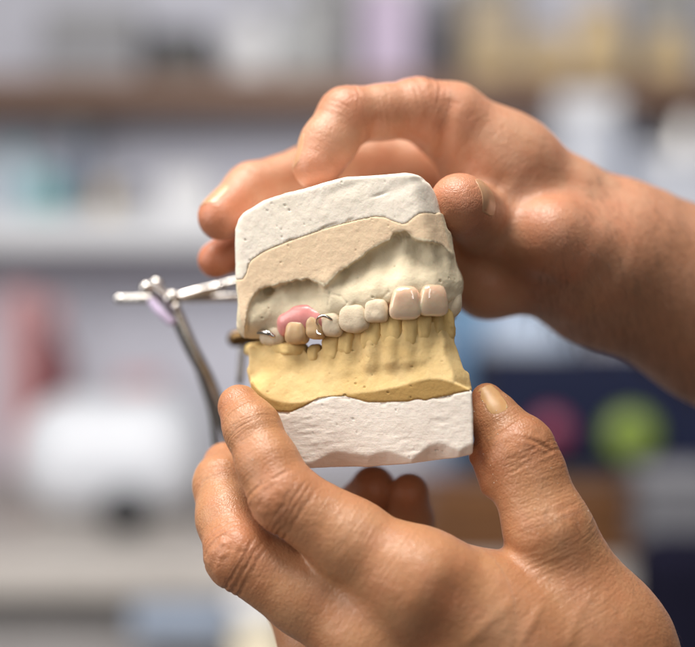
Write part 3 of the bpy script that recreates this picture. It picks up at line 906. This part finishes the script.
put_tooth('plaster_tooth', lower, M['yellow_tooth'], 262, 341.5, 358, 24, 8.5, 4.0, seed=81, up=False, p=2.7, neck=-.05, rough=.35)

# ------------------------------------------------------------------ wire articulator behind the casts
def PA(px, py, Y): return P(px, py, Y + 16)
ar = thing('articulator', 'steel wire articulator hinge sticking out left behind the casts', 'articulator', to_world(PA(185, 298, 50)))
tube('crossbar', [PA(119, 299, 46), PA(150, 298.5, 48), PA(190, 298, 50), PA(300, 296, 52)], R(5.2, 48), M['dull_steel'], ar, 16)
tube('upper_arm', [PA(170, 300, 46), PA(196, 292, 48), PA(222, 286, 50), PA(262, 276, 48)], R(5.0, 46), M['steel'], ar, 14)
tube('hinge_rod', [PA(151, 287, 42), PA(170, 303, 43), PA(190, 345, 44), PA(208, 380, 46), PA(226, 425, 50), PA(236, 452, 56)], [R(7.4, 44)] * 6, M['dull_steel'], ar, 16)
tube('lower_arm', [PA(186, 330, 56), PA(200, 372, 58), PA(212, 410, 60), PA(218, 450, 62), PA(226, 470, 62)], R(4.2, 58), M['dull_steel'], ar, 12)
tube('locking_pin', [PA(152, 302, 40), PA(160, 312, 39), PA(171, 322, 39)], R(4.5, 40), bg('lilac_plastic', (205, 190, 220), .3), ar, 12)
def ball(name, px, py, Y, r, mat, parent):
    c = to_world(PA(px, py, Y)) - np.array(parent.location)
    rr = R(r, Y) * .001
    prof = [(rr * math.sin(a), -rr * math.cos(a)) for a in np.linspace(0, math.pi, 13)]
    return lathe(name, prof, mat, parent, tuple(c), 24)
for px, py, Y, r in ((146.5, 288, 40, 7.2), (156.5, 284, 44, 7.2), (222, 286, 42, 5.5), (176, 307, 38, 4.5)):
    ball('ball_screw', px, py, Y, r, M['steel'], ar)
# coil spring along the hinge rod
pts = []
for i in range(70):
    t = i / 69; a = t * 2 * math.pi * 6
    c = PA(186 + 22 * t, 332 + 52 * t, 50)
    pts.append(c + np.array([math.cos(a) * 2.1, math.sin(a) * 2.1, math.cos(a) * -.5]))
tube('spring', pts, .32, M['dull_steel'], ar, 8, 2)
tube('hinge_stop', [PA(235, 339, 46), PA(248, 337, 46), PA(262, 337, 46)], R(8.5, 46), simple('dark_brass', (.16, .10, .045, 1), .4, 1.0, .3, 150), ar, 14)
tube('rear_post', [PA(244, 330, 50), PA(242, 352, 50), PA(240, 382, 50)], R(3.6, 50), M['dull_steel'], ar, 12)

for px, py, r_, l_ in ((172, 299, 6.5, 9),):
    c = to_world(PA(px, py, 40)) - np.array(ar.location); q = R(r_, 56) * .001; l2 = R(l_, 56) * .001
    sc = lathe('hinge_screw', [(0, -l2), (q * .8, -l2), (q, -l2 * .8), (q, l2 * .6), (q * 1.25, l2 * .6), (q * 1.25, l2), (0, l2)], M['steel'], ar, tuple(c), 20, 'Y')
# ------------------------------------------------------------------ hands
def chain(joints):
    return [(P(*a[:3]), P(*b[:3]), R(a[3], a[2]), R(b[3], b[2])) for a, b in zip(joints[:-1], joints[1:])]

def build_hand(lo, hi, h, palm, fingers, palm_k, creases, extra=None, tan_shade=None):
    F = Field(lo, hi, h)
    for c, k in palm:
        F.add(chain(c), 4, k)
    for f in fingers:
        root = P(*f['j'][0][:3]); rr = R(f['j'][0][3], f['j'][0][2])
        k0, k1 = f.get('k', (1.0, 9.0))
        def kj(X, Y, Z, root=root, rr=rr, k0=k0, k1=k1):
            q = np.sqrt((X - root[0]) ** 2 + (Y - root[1]) ** 2 + (Z - root[2]) ** 2)
            return (k0 + (k1 - k0) * np.clip(1.35 - q / (rr * 1.9), 0, 1)).astype(f32)
        F.add(chain(f['j']) + [c for e in f.get('x', []) for c in chain(e)], f.get('ki', 3.0), kj)
    if extra: extra(F)
    V, Q = nets(F)
    V = smooth_mesh(V, Q, 3, .5)
    N = normals(V, Q)
    best = np.full(len(V), 1e9); second = np.full(len(V), 1e9); along = np.zeros(len(V)); fold = np.zeros(len(V)); red = np.zeros(len(V)); onf = np.zeros(len(V))
    disp = np.zeros(len(V))
    for fi, f in enumerate(fingers):
        s0 = 0; ns = []
        dmin = np.full(len(V), 1e9); sa = np.zeros(len(V))
        for a, b in zip(f['j'][:-1], f['j'][1:]):
            pa, pb = P(*a[:3]), P(*b[:3]); v = pb - pa; L = np.linalg.norm(v)
            hh = ((V - pa) @ v) / (L * L); hc = np.clip(hh, 0, 1)
            dd = np.linalg.norm(V - pa - hc[:, None] * v, axis=1) / (R(a[3], a[2]) + (R(b[3], b[2]) - R(a[3], a[2])) * hc)
            m = dd < dmin
            sa[m] = (s0 + hc * L)[m]; dmin[m] = dd[m]
            ns.append(s0); s0 += L
        ns.append(s0)
        m = dmin < best
        second = np.where(m, best, np.minimum(second, dmin))
        best[m] = dmin[m]; along[m] = (sa + fi * 100)[m]
        on_f = sstep(1.45, 1.15, dmin)
        onf = np.where(m, on_f * sstep(2, 14, sa), onf)
        for jn, side, amp, offs in f.get('crease', []):
            side = np.array(side, float); side /= np.linalg.norm(side)
            mask = sstep(-.05, .5, N @ side) * on_f * m
            wob = .9 * fbm(V, 6, 140 + fi) + .25 * fbm(V, 1.6, 150 + fi)
            for k_, o_ in enumerate(offs):
                wd = .42 + .12 * math.sin(k_ * 3.1)
                g = np.exp(-(((sa - ns[jn] - o_) + wob) / wd) ** 2)
                fade = sstep(-.25, .35, vnoise(V, 4.5, 160 + k_ + fi * 7) + .55)
                disp -= amp * g * mask * fade
            z = np.exp(-((sa - ns[jn]) / 7.5) ** 2)
            fold = np.maximum(fold, z * mask)
            disp += amp * .35 * np.exp(-((sa - ns[jn]) / 6) ** 2) * mask
        for jn, w, a in f.get('red', []):
            red = np.maximum(red, a * np.exp(-((sa - ns[jn]) / w) ** 2) * on_f * m)
    sep = sstep(0, .22, second - best)
    onf *= sep; fold *= .25 + .75 * sep
    for fn in creases:
        d2, f2, r2 = fn(V, N)
        disp += d2; fold = np.maximum(fold, f2); red = np.maximum(red, r2)
    disp += .10 * fbm(V, 9, 170) + .035 * fbm(V, 2.2, 175)
    V = V + N * disp[:, None]
    pale = .0 + .25 * sstep(.2, .8, vnoise(V, 14, 180))
    return V, Q, {'along': along, 'fold': np.clip(fold, 0, 1), 'finger': onf, 'tan': tan_shade(V) if tan_shade else 0 * pale, 'red': np.clip(red, 0, 1), 'pale': pale}

def line_crease(pts, amp, width, Yc=None, redden=.0, ridge=0.0):
    """a fold drawn along points given as (px, py, Y)"""
    W_ = [P(*p) for p in pts]
    def fn(V, N):
        dm = np.full(len(V), 1e9)
        for a, b in zip(W_[:-1], W_[1:]):
            v = b - a; h = np.clip(((V - a) @ v) / (v @ v), 0, 1)
            q = V - a - h[:, None] * v
            q[:, 1] *= .35
            dm = np.minimum(dm, np.linalg.norm(q, axis=1))
        face = sstep(.2, -.3, N[:, 1])
        g = np.exp(-(dm / width) ** 2) * face
        return -amp * g + ridge * np.exp(-((dm - width * 2.2) / width) ** 2) * face, .6 * np.exp(-(dm / (width * 4)) ** 2) * face, redden * g
    return fn

def nail_on(parent, mat, skinV, a, b, t, n, w, l, proud=.14, shift=0.0):
    """nail plate draped over the fingertip skin: bone a-b at fraction t, facing n"""
    pa, pb = P(*a[:3]), P(*b[:3]); ax = pb - pa; ax /= np.linalg.norm(ax)
    n = np.array(n, float); n -= ax * (n @ ax); n /= np.linalg.norm(n)
    sd_ = np.cross(ax, n)
    c = pa + (pb - pa) * t + sd_ * shift
    nu, nv = 25, 29
    m = np.where(np.linalg.norm(skinV - c, axis=1) < 18)[0]
    q = skinV[m] - c
    qa, qs, qn = q @ ax, q @ sd_, q @ n
    H = np.zeros((nu, nv)); U = np.zeros((nu, nv)); Wv = np.zeros((nu, nv))
    for i in range(nu):
        u = -1 + 2 * i / (nu - 1)
        for j in range(nv):
            v = -1 + 2 * j / (nv - 1)
            uu = u * (1 - .16 * max(0, -v) ** 4 - .10 * max(0, v) ** 4) * w / 2
            vv = v * (1 - .20 * abs(u) ** 3) * l / 2
            U[i, j], Wv[i, j] = uu, vv
            d2 = (qs - uu) ** 2 + (qa - vv) ** 2
            k = (d2 < 1.0) & (qn > 0)
            if not k.any(): H[i, j] = np.nan
            else: H[i, j] = np.average(qn[k], weights=np.exp(-d2[k] / .25))
    bad = np.isnan(H)
    H[bad] = np.nanmin(H) if (~bad).any() else 0
    for _ in range(10):
        G = np.pad(H, 1, mode='edge')
        H = .5 * H + .125 * (G[2:, 1:-1] + G[:-2, 1:-1] + G[1:-1, 2:] + G[1:-1, :-2])
    V = []
    for lay in (0, 1):
        for i in range(nu):
            u = -1 + 2 * i / (nu - 1)
            for j in range(nv):
                v = -1 + 2 * j / (nv - 1)
                e = max(abs(u), max(0, -v)) ** 5
                h = H[i, j] + proud * (1 - 1.5 * e) - lay * .4
                V.append(c + sd_ * U[i, j] + ax * Wv[i, j] + n * h)
    Q = []
    A = lambda lay, i, j: lay * nu * nv + i * nv + j
    for i in range(nu - 1):
        for j in range(nv - 1):
            Q.append((A(0, i, j), A(0, i + 1, j), A(0, i + 1, j + 1), A(0, i, j + 1)))
            Q.append((A(1, i, j), A(1, i, j + 1), A(1, i + 1, j + 1), A(1, i + 1, j)))
    for i in range(nu - 1):
        Q.append((A(0, i, 0), A(1, i, 0), A(1, i + 1, 0), A(0, i + 1, 0)))
        Q.append((A(0, i, nv - 1), A(0, i + 1, nv - 1), A(1, i + 1, nv - 1), A(1, i, nv - 1)))
    for j in range(nv - 1):
        Q.append((A(0, 0, j), A(0, 0, j + 1), A(1, 0, j + 1), A(1, 0, j)))
        Q.append((A(0, nu - 1, j), A(1, nu - 1, j), A(1, nu - 1, j + 1), A(0, nu - 1, j + 1)))
    return link('fingernail', np_mesh('fingernail', to_world(np.array(V)) - np.array(parent.location), np.array(Q)), mat, parent)

# ---- left hand, below
palm = [
    ([(420, 586, -22, 50), (520, 660, -16, 66), (640, 760, -6, 88)], 6),
    ([(376, 640, -16, 50), (480, 720, -12, 70), (620, 800, -6, 85)], 9),
    ([(340, 690, -2, 46), (440, 760, 0, 66), (600, 830, 0, 80)], 9),
    ([(300, 720, 14, 42), (400, 790, 12, 60), (580, 850, 8, 76)], 9),
    ([(606, 652, -8, 61), (640, 760, -4, 84), (760, 900, 0, 100)], 10),
    ([(330, 545, -4, 26), (420, 620, -8, 40)], 6),
    ([(430, 592, -16, 46), (500, 616, -12, 60), (590, 640, -10, 62)], 12),
]
fingers = [
    dict(j=[(606, 652, -8, 60), (549, 532, -12, 43), (517, 452, -8, 35.5), (495, 418, -5, 24), (486.5, 398.5, -4, 15.5)], k=(3, 14), ki=3.5,
         x=[[(500, 474, -5, 26), (482, 456, -3, 13.5)], [(530, 470, -9, 33), (522, 446, -9, 27)]],
         crease=[(2, (.5, -.6, .6), .26, (-4.2, -2.6, -1.0, 1.0)), (1, (.5, -.8, .2), .10, (-5, -2, 1.5, 5))], red=[(2, 8, .25), (4, 5, .3)]),
    dict(j=[(420, 584, -24, 46), (350, 540, -20, 41), (285, 497, -19, 34.5), (268, 464, -15.5, 30.5), (252, 428, -9, 27.5), (239.5, 406.5, -4, 22)], k=(.9, 12), ki=3,
                  crease=[(2, (-.6, -.7, -.25), .30, (-6.2, -4.0, -2.2, -.2, 2.2, 4.4)), (4, (-.3, -.9, .1), .08, (-1.6, .2))], red=[(2, 8, .45), (5, 7, .35)]),
    dict(j=[(378, 642, -16, 46), (306, 594, -12, 41.5), (240, 555, -11, 34), (229, 518, 0, 32), (223, 484, 10, 28.5), (225, 464, 20, 22)], k=(.9, 12), ki=3,
         crease=[(2, (-.6, -.7, -.3), .34, (-6, -3.8, -1.8, 0.2, 2.4, 4.4)), (4, (-.6, -.7, .1), .14, (-1.6, 0, 1.6))], red=[(2, 9, .45), (5, 7, .3)]),
    dict(j=[(330, 680, 6, 44), (300, 600, 24, 34), (330, 545, 38, 29), (360, 510, 38, 26), (373, 488, 34, 23)], k=(1, 10), red=[(4, 7, .5)]),
    dict(j=[(330, 730, 20, 40), (370, 630, 34, 31), (402, 560, 38, 25), (410, 520, 34, 23), (409, 493, 28, 20.5)], k=(1, 10), red=[(4, 7, .5)]),
]
cre = [line_crease([(470, 545, -18), (488, 543, -14), (496, 530, -14)], .7, .7),
       line_crease([(497, 538, -24), (505, 530, -24), (512, 520, -25)], .25, .45), line_crease([(503, 545, -24), (512, 536, -25), (518, 524, -26)], .22, .45),
       line_crease([(492, 552, -24), (505, 548, -25), (516, 540, -26)], .2, .45),
       line_crease([(497, 441, -14), (515, 437, -16), (535, 441, -18), (551, 450, -16)], .38, .5, ridge=.1),
       line_crease([(505, 447, -16), (525, 446, -18), (545, 454, -17)], .2, .4),
       # a vein across the back of the hand
       line_crease([(548, 545, -30), (560, 530, -30), (575, 528, -28)], -.30, 1.1), line_crease([(590, 600, -30), (577, 618, -32), (570, 640, -32)], -.22, 1.4),
       line_crease([(520, 640, -34), (545, 606, -34), (560, 575, -33), (562, 552, -32)], -.28, 1.3),
       line_crease([(470, 560, -34), (500, 575, -34), (530, 570, -34)], -.20, 1.6), line_crease([(400, 560, -40), (360, 545, -36)], -.15, 2.0),
       line_crease([(470, 640, -36), (500, 612, -36), (520, 596, -36)], -.22, 1.5),
       line_crease([(340, 520, -38), (352, 535, -38), (352, 552, -38)], .16, .5), line_crease([(330, 515, -38), (340, 535, -38), (338, 552, -38)], .13, .5),
       # hollow beside the index knuckle
       line_crease([(452, 598, -38), (440, 620, -38), (430, 650, -38)], .9, 5.5, redden=.55),
       ]
V, Q, A_ = build_hand((-52, -50, -112), (112, 52, -14), .55, palm, fingers, 8, cre)
LHV, LHN = V, normals(V, Q)
lh = thing('hand', 'left hand below, thumb and fingers clamping the yellow cast from both sides', 'hand', to_world(P(500, 640, 0)), 'hands holding the dental casts')
link('skin', np_mesh('left_hand_skin', to_world(V) - np.array(lh.location), Q, A_), M['skin_left'], lh)
nail_on(lh, M['nail_yellow'], V, fingers[0]['j'][3], fingers[0]['j'][4], .74, (.22, -1, .1), 6.2, 10)

# ---- right hand, above
palm = [
    ([(505, 172, 40, 50), (560, 215, 46, 58), (612, 258, 52, 80), (720, 312, 62, 92), (860, 380, 76, 112)], 6),
    ([(520, 215, 52, 48), (600, 270, 54, 70)], 9),
    ([(486, 275, 44, 36), (545, 262, 48, 48), (610, 270, 52, 68)], 10),
    ([(500, 172, 40, 42), (470, 240, 48, 40), (490, 285, 46, 30)], 10),
]
fingers = [
    dict(j=[(588, 262, 36, 54), (550, 240, 26, 40), (484, 222, 31, 33), (460, 204, 0, 31)], k=(2, 12), ki=4,
         x=[[(552, 236, 22, 37), (572, 250, 26, 40)]],
         red=[(3, 7, .35), (1, 8, .3)]),
    dict(j=[(505, 168, 38, 50), (450, 122, 32, 39), (418, 109, 28, 30), (382, 112, 24, 26.5), (347, 116, 20, 28), (328, 144, 16, 27), (317, 166, 13, 24.5)], k=(1.2, 12), ki=3,
         crease=[(2, (0, -.3, 1), .25, (-3.5, -1.8, 0, 1.7, 3.2)), (4, (-.6, -.2, .8), .22, (-2.4, -.8, .8, 2.4))], red=[(6, 8, .6), (4, 5, .3), (2, 7, .3)]),
    dict(j=[(525, 195, 58, 48), (440, 168, 62, 34), (372, 160, 58, 30), (310, 173, 48, 27.5), (252, 190, 34, 26.5), (221, 217, 24, 23.5)], k=(1.2, 10), ki=3,
         crease=[(4, (-.5, -.3, .8), .22, (-2.4, -.8, .8, 2.4))], red=[(5, 9, .65), (4, 6, .35)]),
    dict(j=[(525, 235, 66, 44), (430, 225, 72, 32), (350, 215, 70, 28), (280, 232, 56, 25), (240, 248, 42, 22), (216, 260, 34, 18.5)], k=(1.2, 10), ki=3, red=[(5, 12, .9)]),
    dict(j=[(525, 275, 70, 40), (440, 280, 78, 28), (370, 270, 78, 25), (310, 270, 64, 21)], k=(1.2, 10), ki=3),
]
cre = [line_crease([(450, 108, 24), (445, 128, 22), (440, 160, 24)], 1.5, 2.4, redden=.35),
       line_crease([(377, 118, 18), (373, 135, 16), (364, 156, 14)], .7, 1.2, redden=.2), line_crease([(470, 160, 16), (482, 172, 14), (500, 182, 16)], 1.2, 2.6),
       line_crease([(486, 262, 16), (510, 278, 18), (550, 288, 22)], 1.2, 2.5, redden=.3),
       line_crease([(490, 250, 5), (500, 270, 8), (530, 262, 6)], .5, 1.5)]
V, Q, A_ = build_hand((-60, -22, -34), (150, 110, 80), .68, palm, fingers, 8, cre, tan_shade=lambda V: sstep(62, 96, V[:, 0] - .5 * V[:, 2]) * (.75 + .25 * vnoise(V, 5, 190)))  # forearm mask for the painted shade, broken up by noise
rh = thing('hand', 'right hand and hairy forearm above, fingertips and thumb gripping the white plaster base', 'hand', to_world(P(600, 255, 45)), 'hands holding the dental casts')
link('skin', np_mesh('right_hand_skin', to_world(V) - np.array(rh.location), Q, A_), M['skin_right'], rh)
F1, F2, F0 = fingers[1]['j'], fingers[2]['j'], fingers[0]['j']
nail_on(rh, M['nail'], V, F1[5], F1[6], .80, (-.93, -.02, .3), 10, 12)
nail_on(rh, M['nail'], V, F2[4], F2[5], .85, (-.45, -.15, .9), 10, 11)
nail_on(rh, M['nail'], V, F0[2], F0[3], .97, (.9, .4, .12), 11, 12)

def hair(parent, name, V, Nn, cand, n, drn, lmin, lmax, seed, rad):
    rs = np.random.RandomState(seed)
    cu = bpy.data.curves.new(name, 'CURVE'); cu.dimensions = '3D'
    cu.bevel_depth = rad; cu.bevel_resolution = 0; cu.resolution_u = 1
    for i in rs.choice(cand, n):
        p = V[i]; n_ = Nn[i]
        d0 = -drn * .2 + n_ * .55 + np.array([0, 0, -.4]) + rs.randn(3) * .3
        L = lmin + (lmax - lmin) * rs.rand()
        sp = cu.splines.new('POLY'); sp.points.add(3)
        for k in range(4):
            t_ = k / 3
            q = p + (d0 * t_ + (np.array([0, 0, -.45]) + drn * .5 - n_ * .35) * t_ * t_) * L
            sp.points[k].co = (*(to_world(q) - np.array(parent.location)), 1); sp.points[k].radius = 1.1 - .8 * t_
    cu.materials.append(hair_mat)
    ho = bpy.data.objects.new(name, cu); COL.objects.link(ho); ho.parent = parent; ho['kind'] = 'stuff'
hair_mat = simple('dark_hair', (.06, .032, .018, 1), .45)
Nn = normals(V, Q)
drn = P(700, 300, 60) - P(600, 255, 48); drn /= np.linalg.norm(drn)
hair(rh, 'arm_hair', V, Nn, np.where((V[:, 0] > 56) & (V[:, 0] < 116) & (V[:, 1] < 60) & (V[:, 0] - .5 * V[:, 2] > 52))[0], 1100, drn, 3.5, 8.5, 4, .000032)
hair(lh, 'hand_hair', LHV, LHN, np.where((LHV[:, 0] > 55) & (LHN[:, 1] < .3) & (LHV[:, 2] < -52) & (LHV[:, 2] > -100))[0], 260, np.array([.6, 0, -.8]), 2, 4.2, 6, .000022)
hair(lh, 'finger_hair', LHV, LHN, np.where((LHV[:, 0] > -16) & (LHV[:, 0] < 8) & (LHN[:, 1] < -.2) & (LHV[:, 2] < -58) & (LHV[:, 2] > -84))[0], 90, np.array([-.6, 0, -.5]), 1.5, 3.2, 7, .00002)

# specks of plaster dust on the lower hand
rs = np.random.RandomState(12)
V, N = LHV, LHN
cand = np.where((N[:, 1] < -.3) & (((V[:, 0] < -22) & (V[:, 2] > -45)) | ((V[:, 0] > 36) & (V[:, 2] > -62))))[0]
PV = []; PQ = []
for i in rs.choice(cand, 46):
    c = V[i]; rr = .06 + .14 * rs.rand() ** 2; b0 = len(PV)
    for dx in (-1, 1):
        for dy in (-1, 1):
            for dz in (-1, 1):
                PV.append(c + np.array([dx, dy, dz]) * rr * (.4 + .6 * rs.rand(3)))
    for f in ((0, 1, 3, 2), (4, 6, 7, 5), (0, 4, 5, 1), (2, 3, 7, 6), (0, 2, 6, 4), (1, 5, 7, 3)): PQ.append([b0 + k for k in f])
d = link('plaster_dust', np_mesh('plaster_dust', to_world(np.array(PV)) - np.array(lh.location), np.array(PQ)), M['white_plaster'], lh)
d['kind'] = 'stuff'
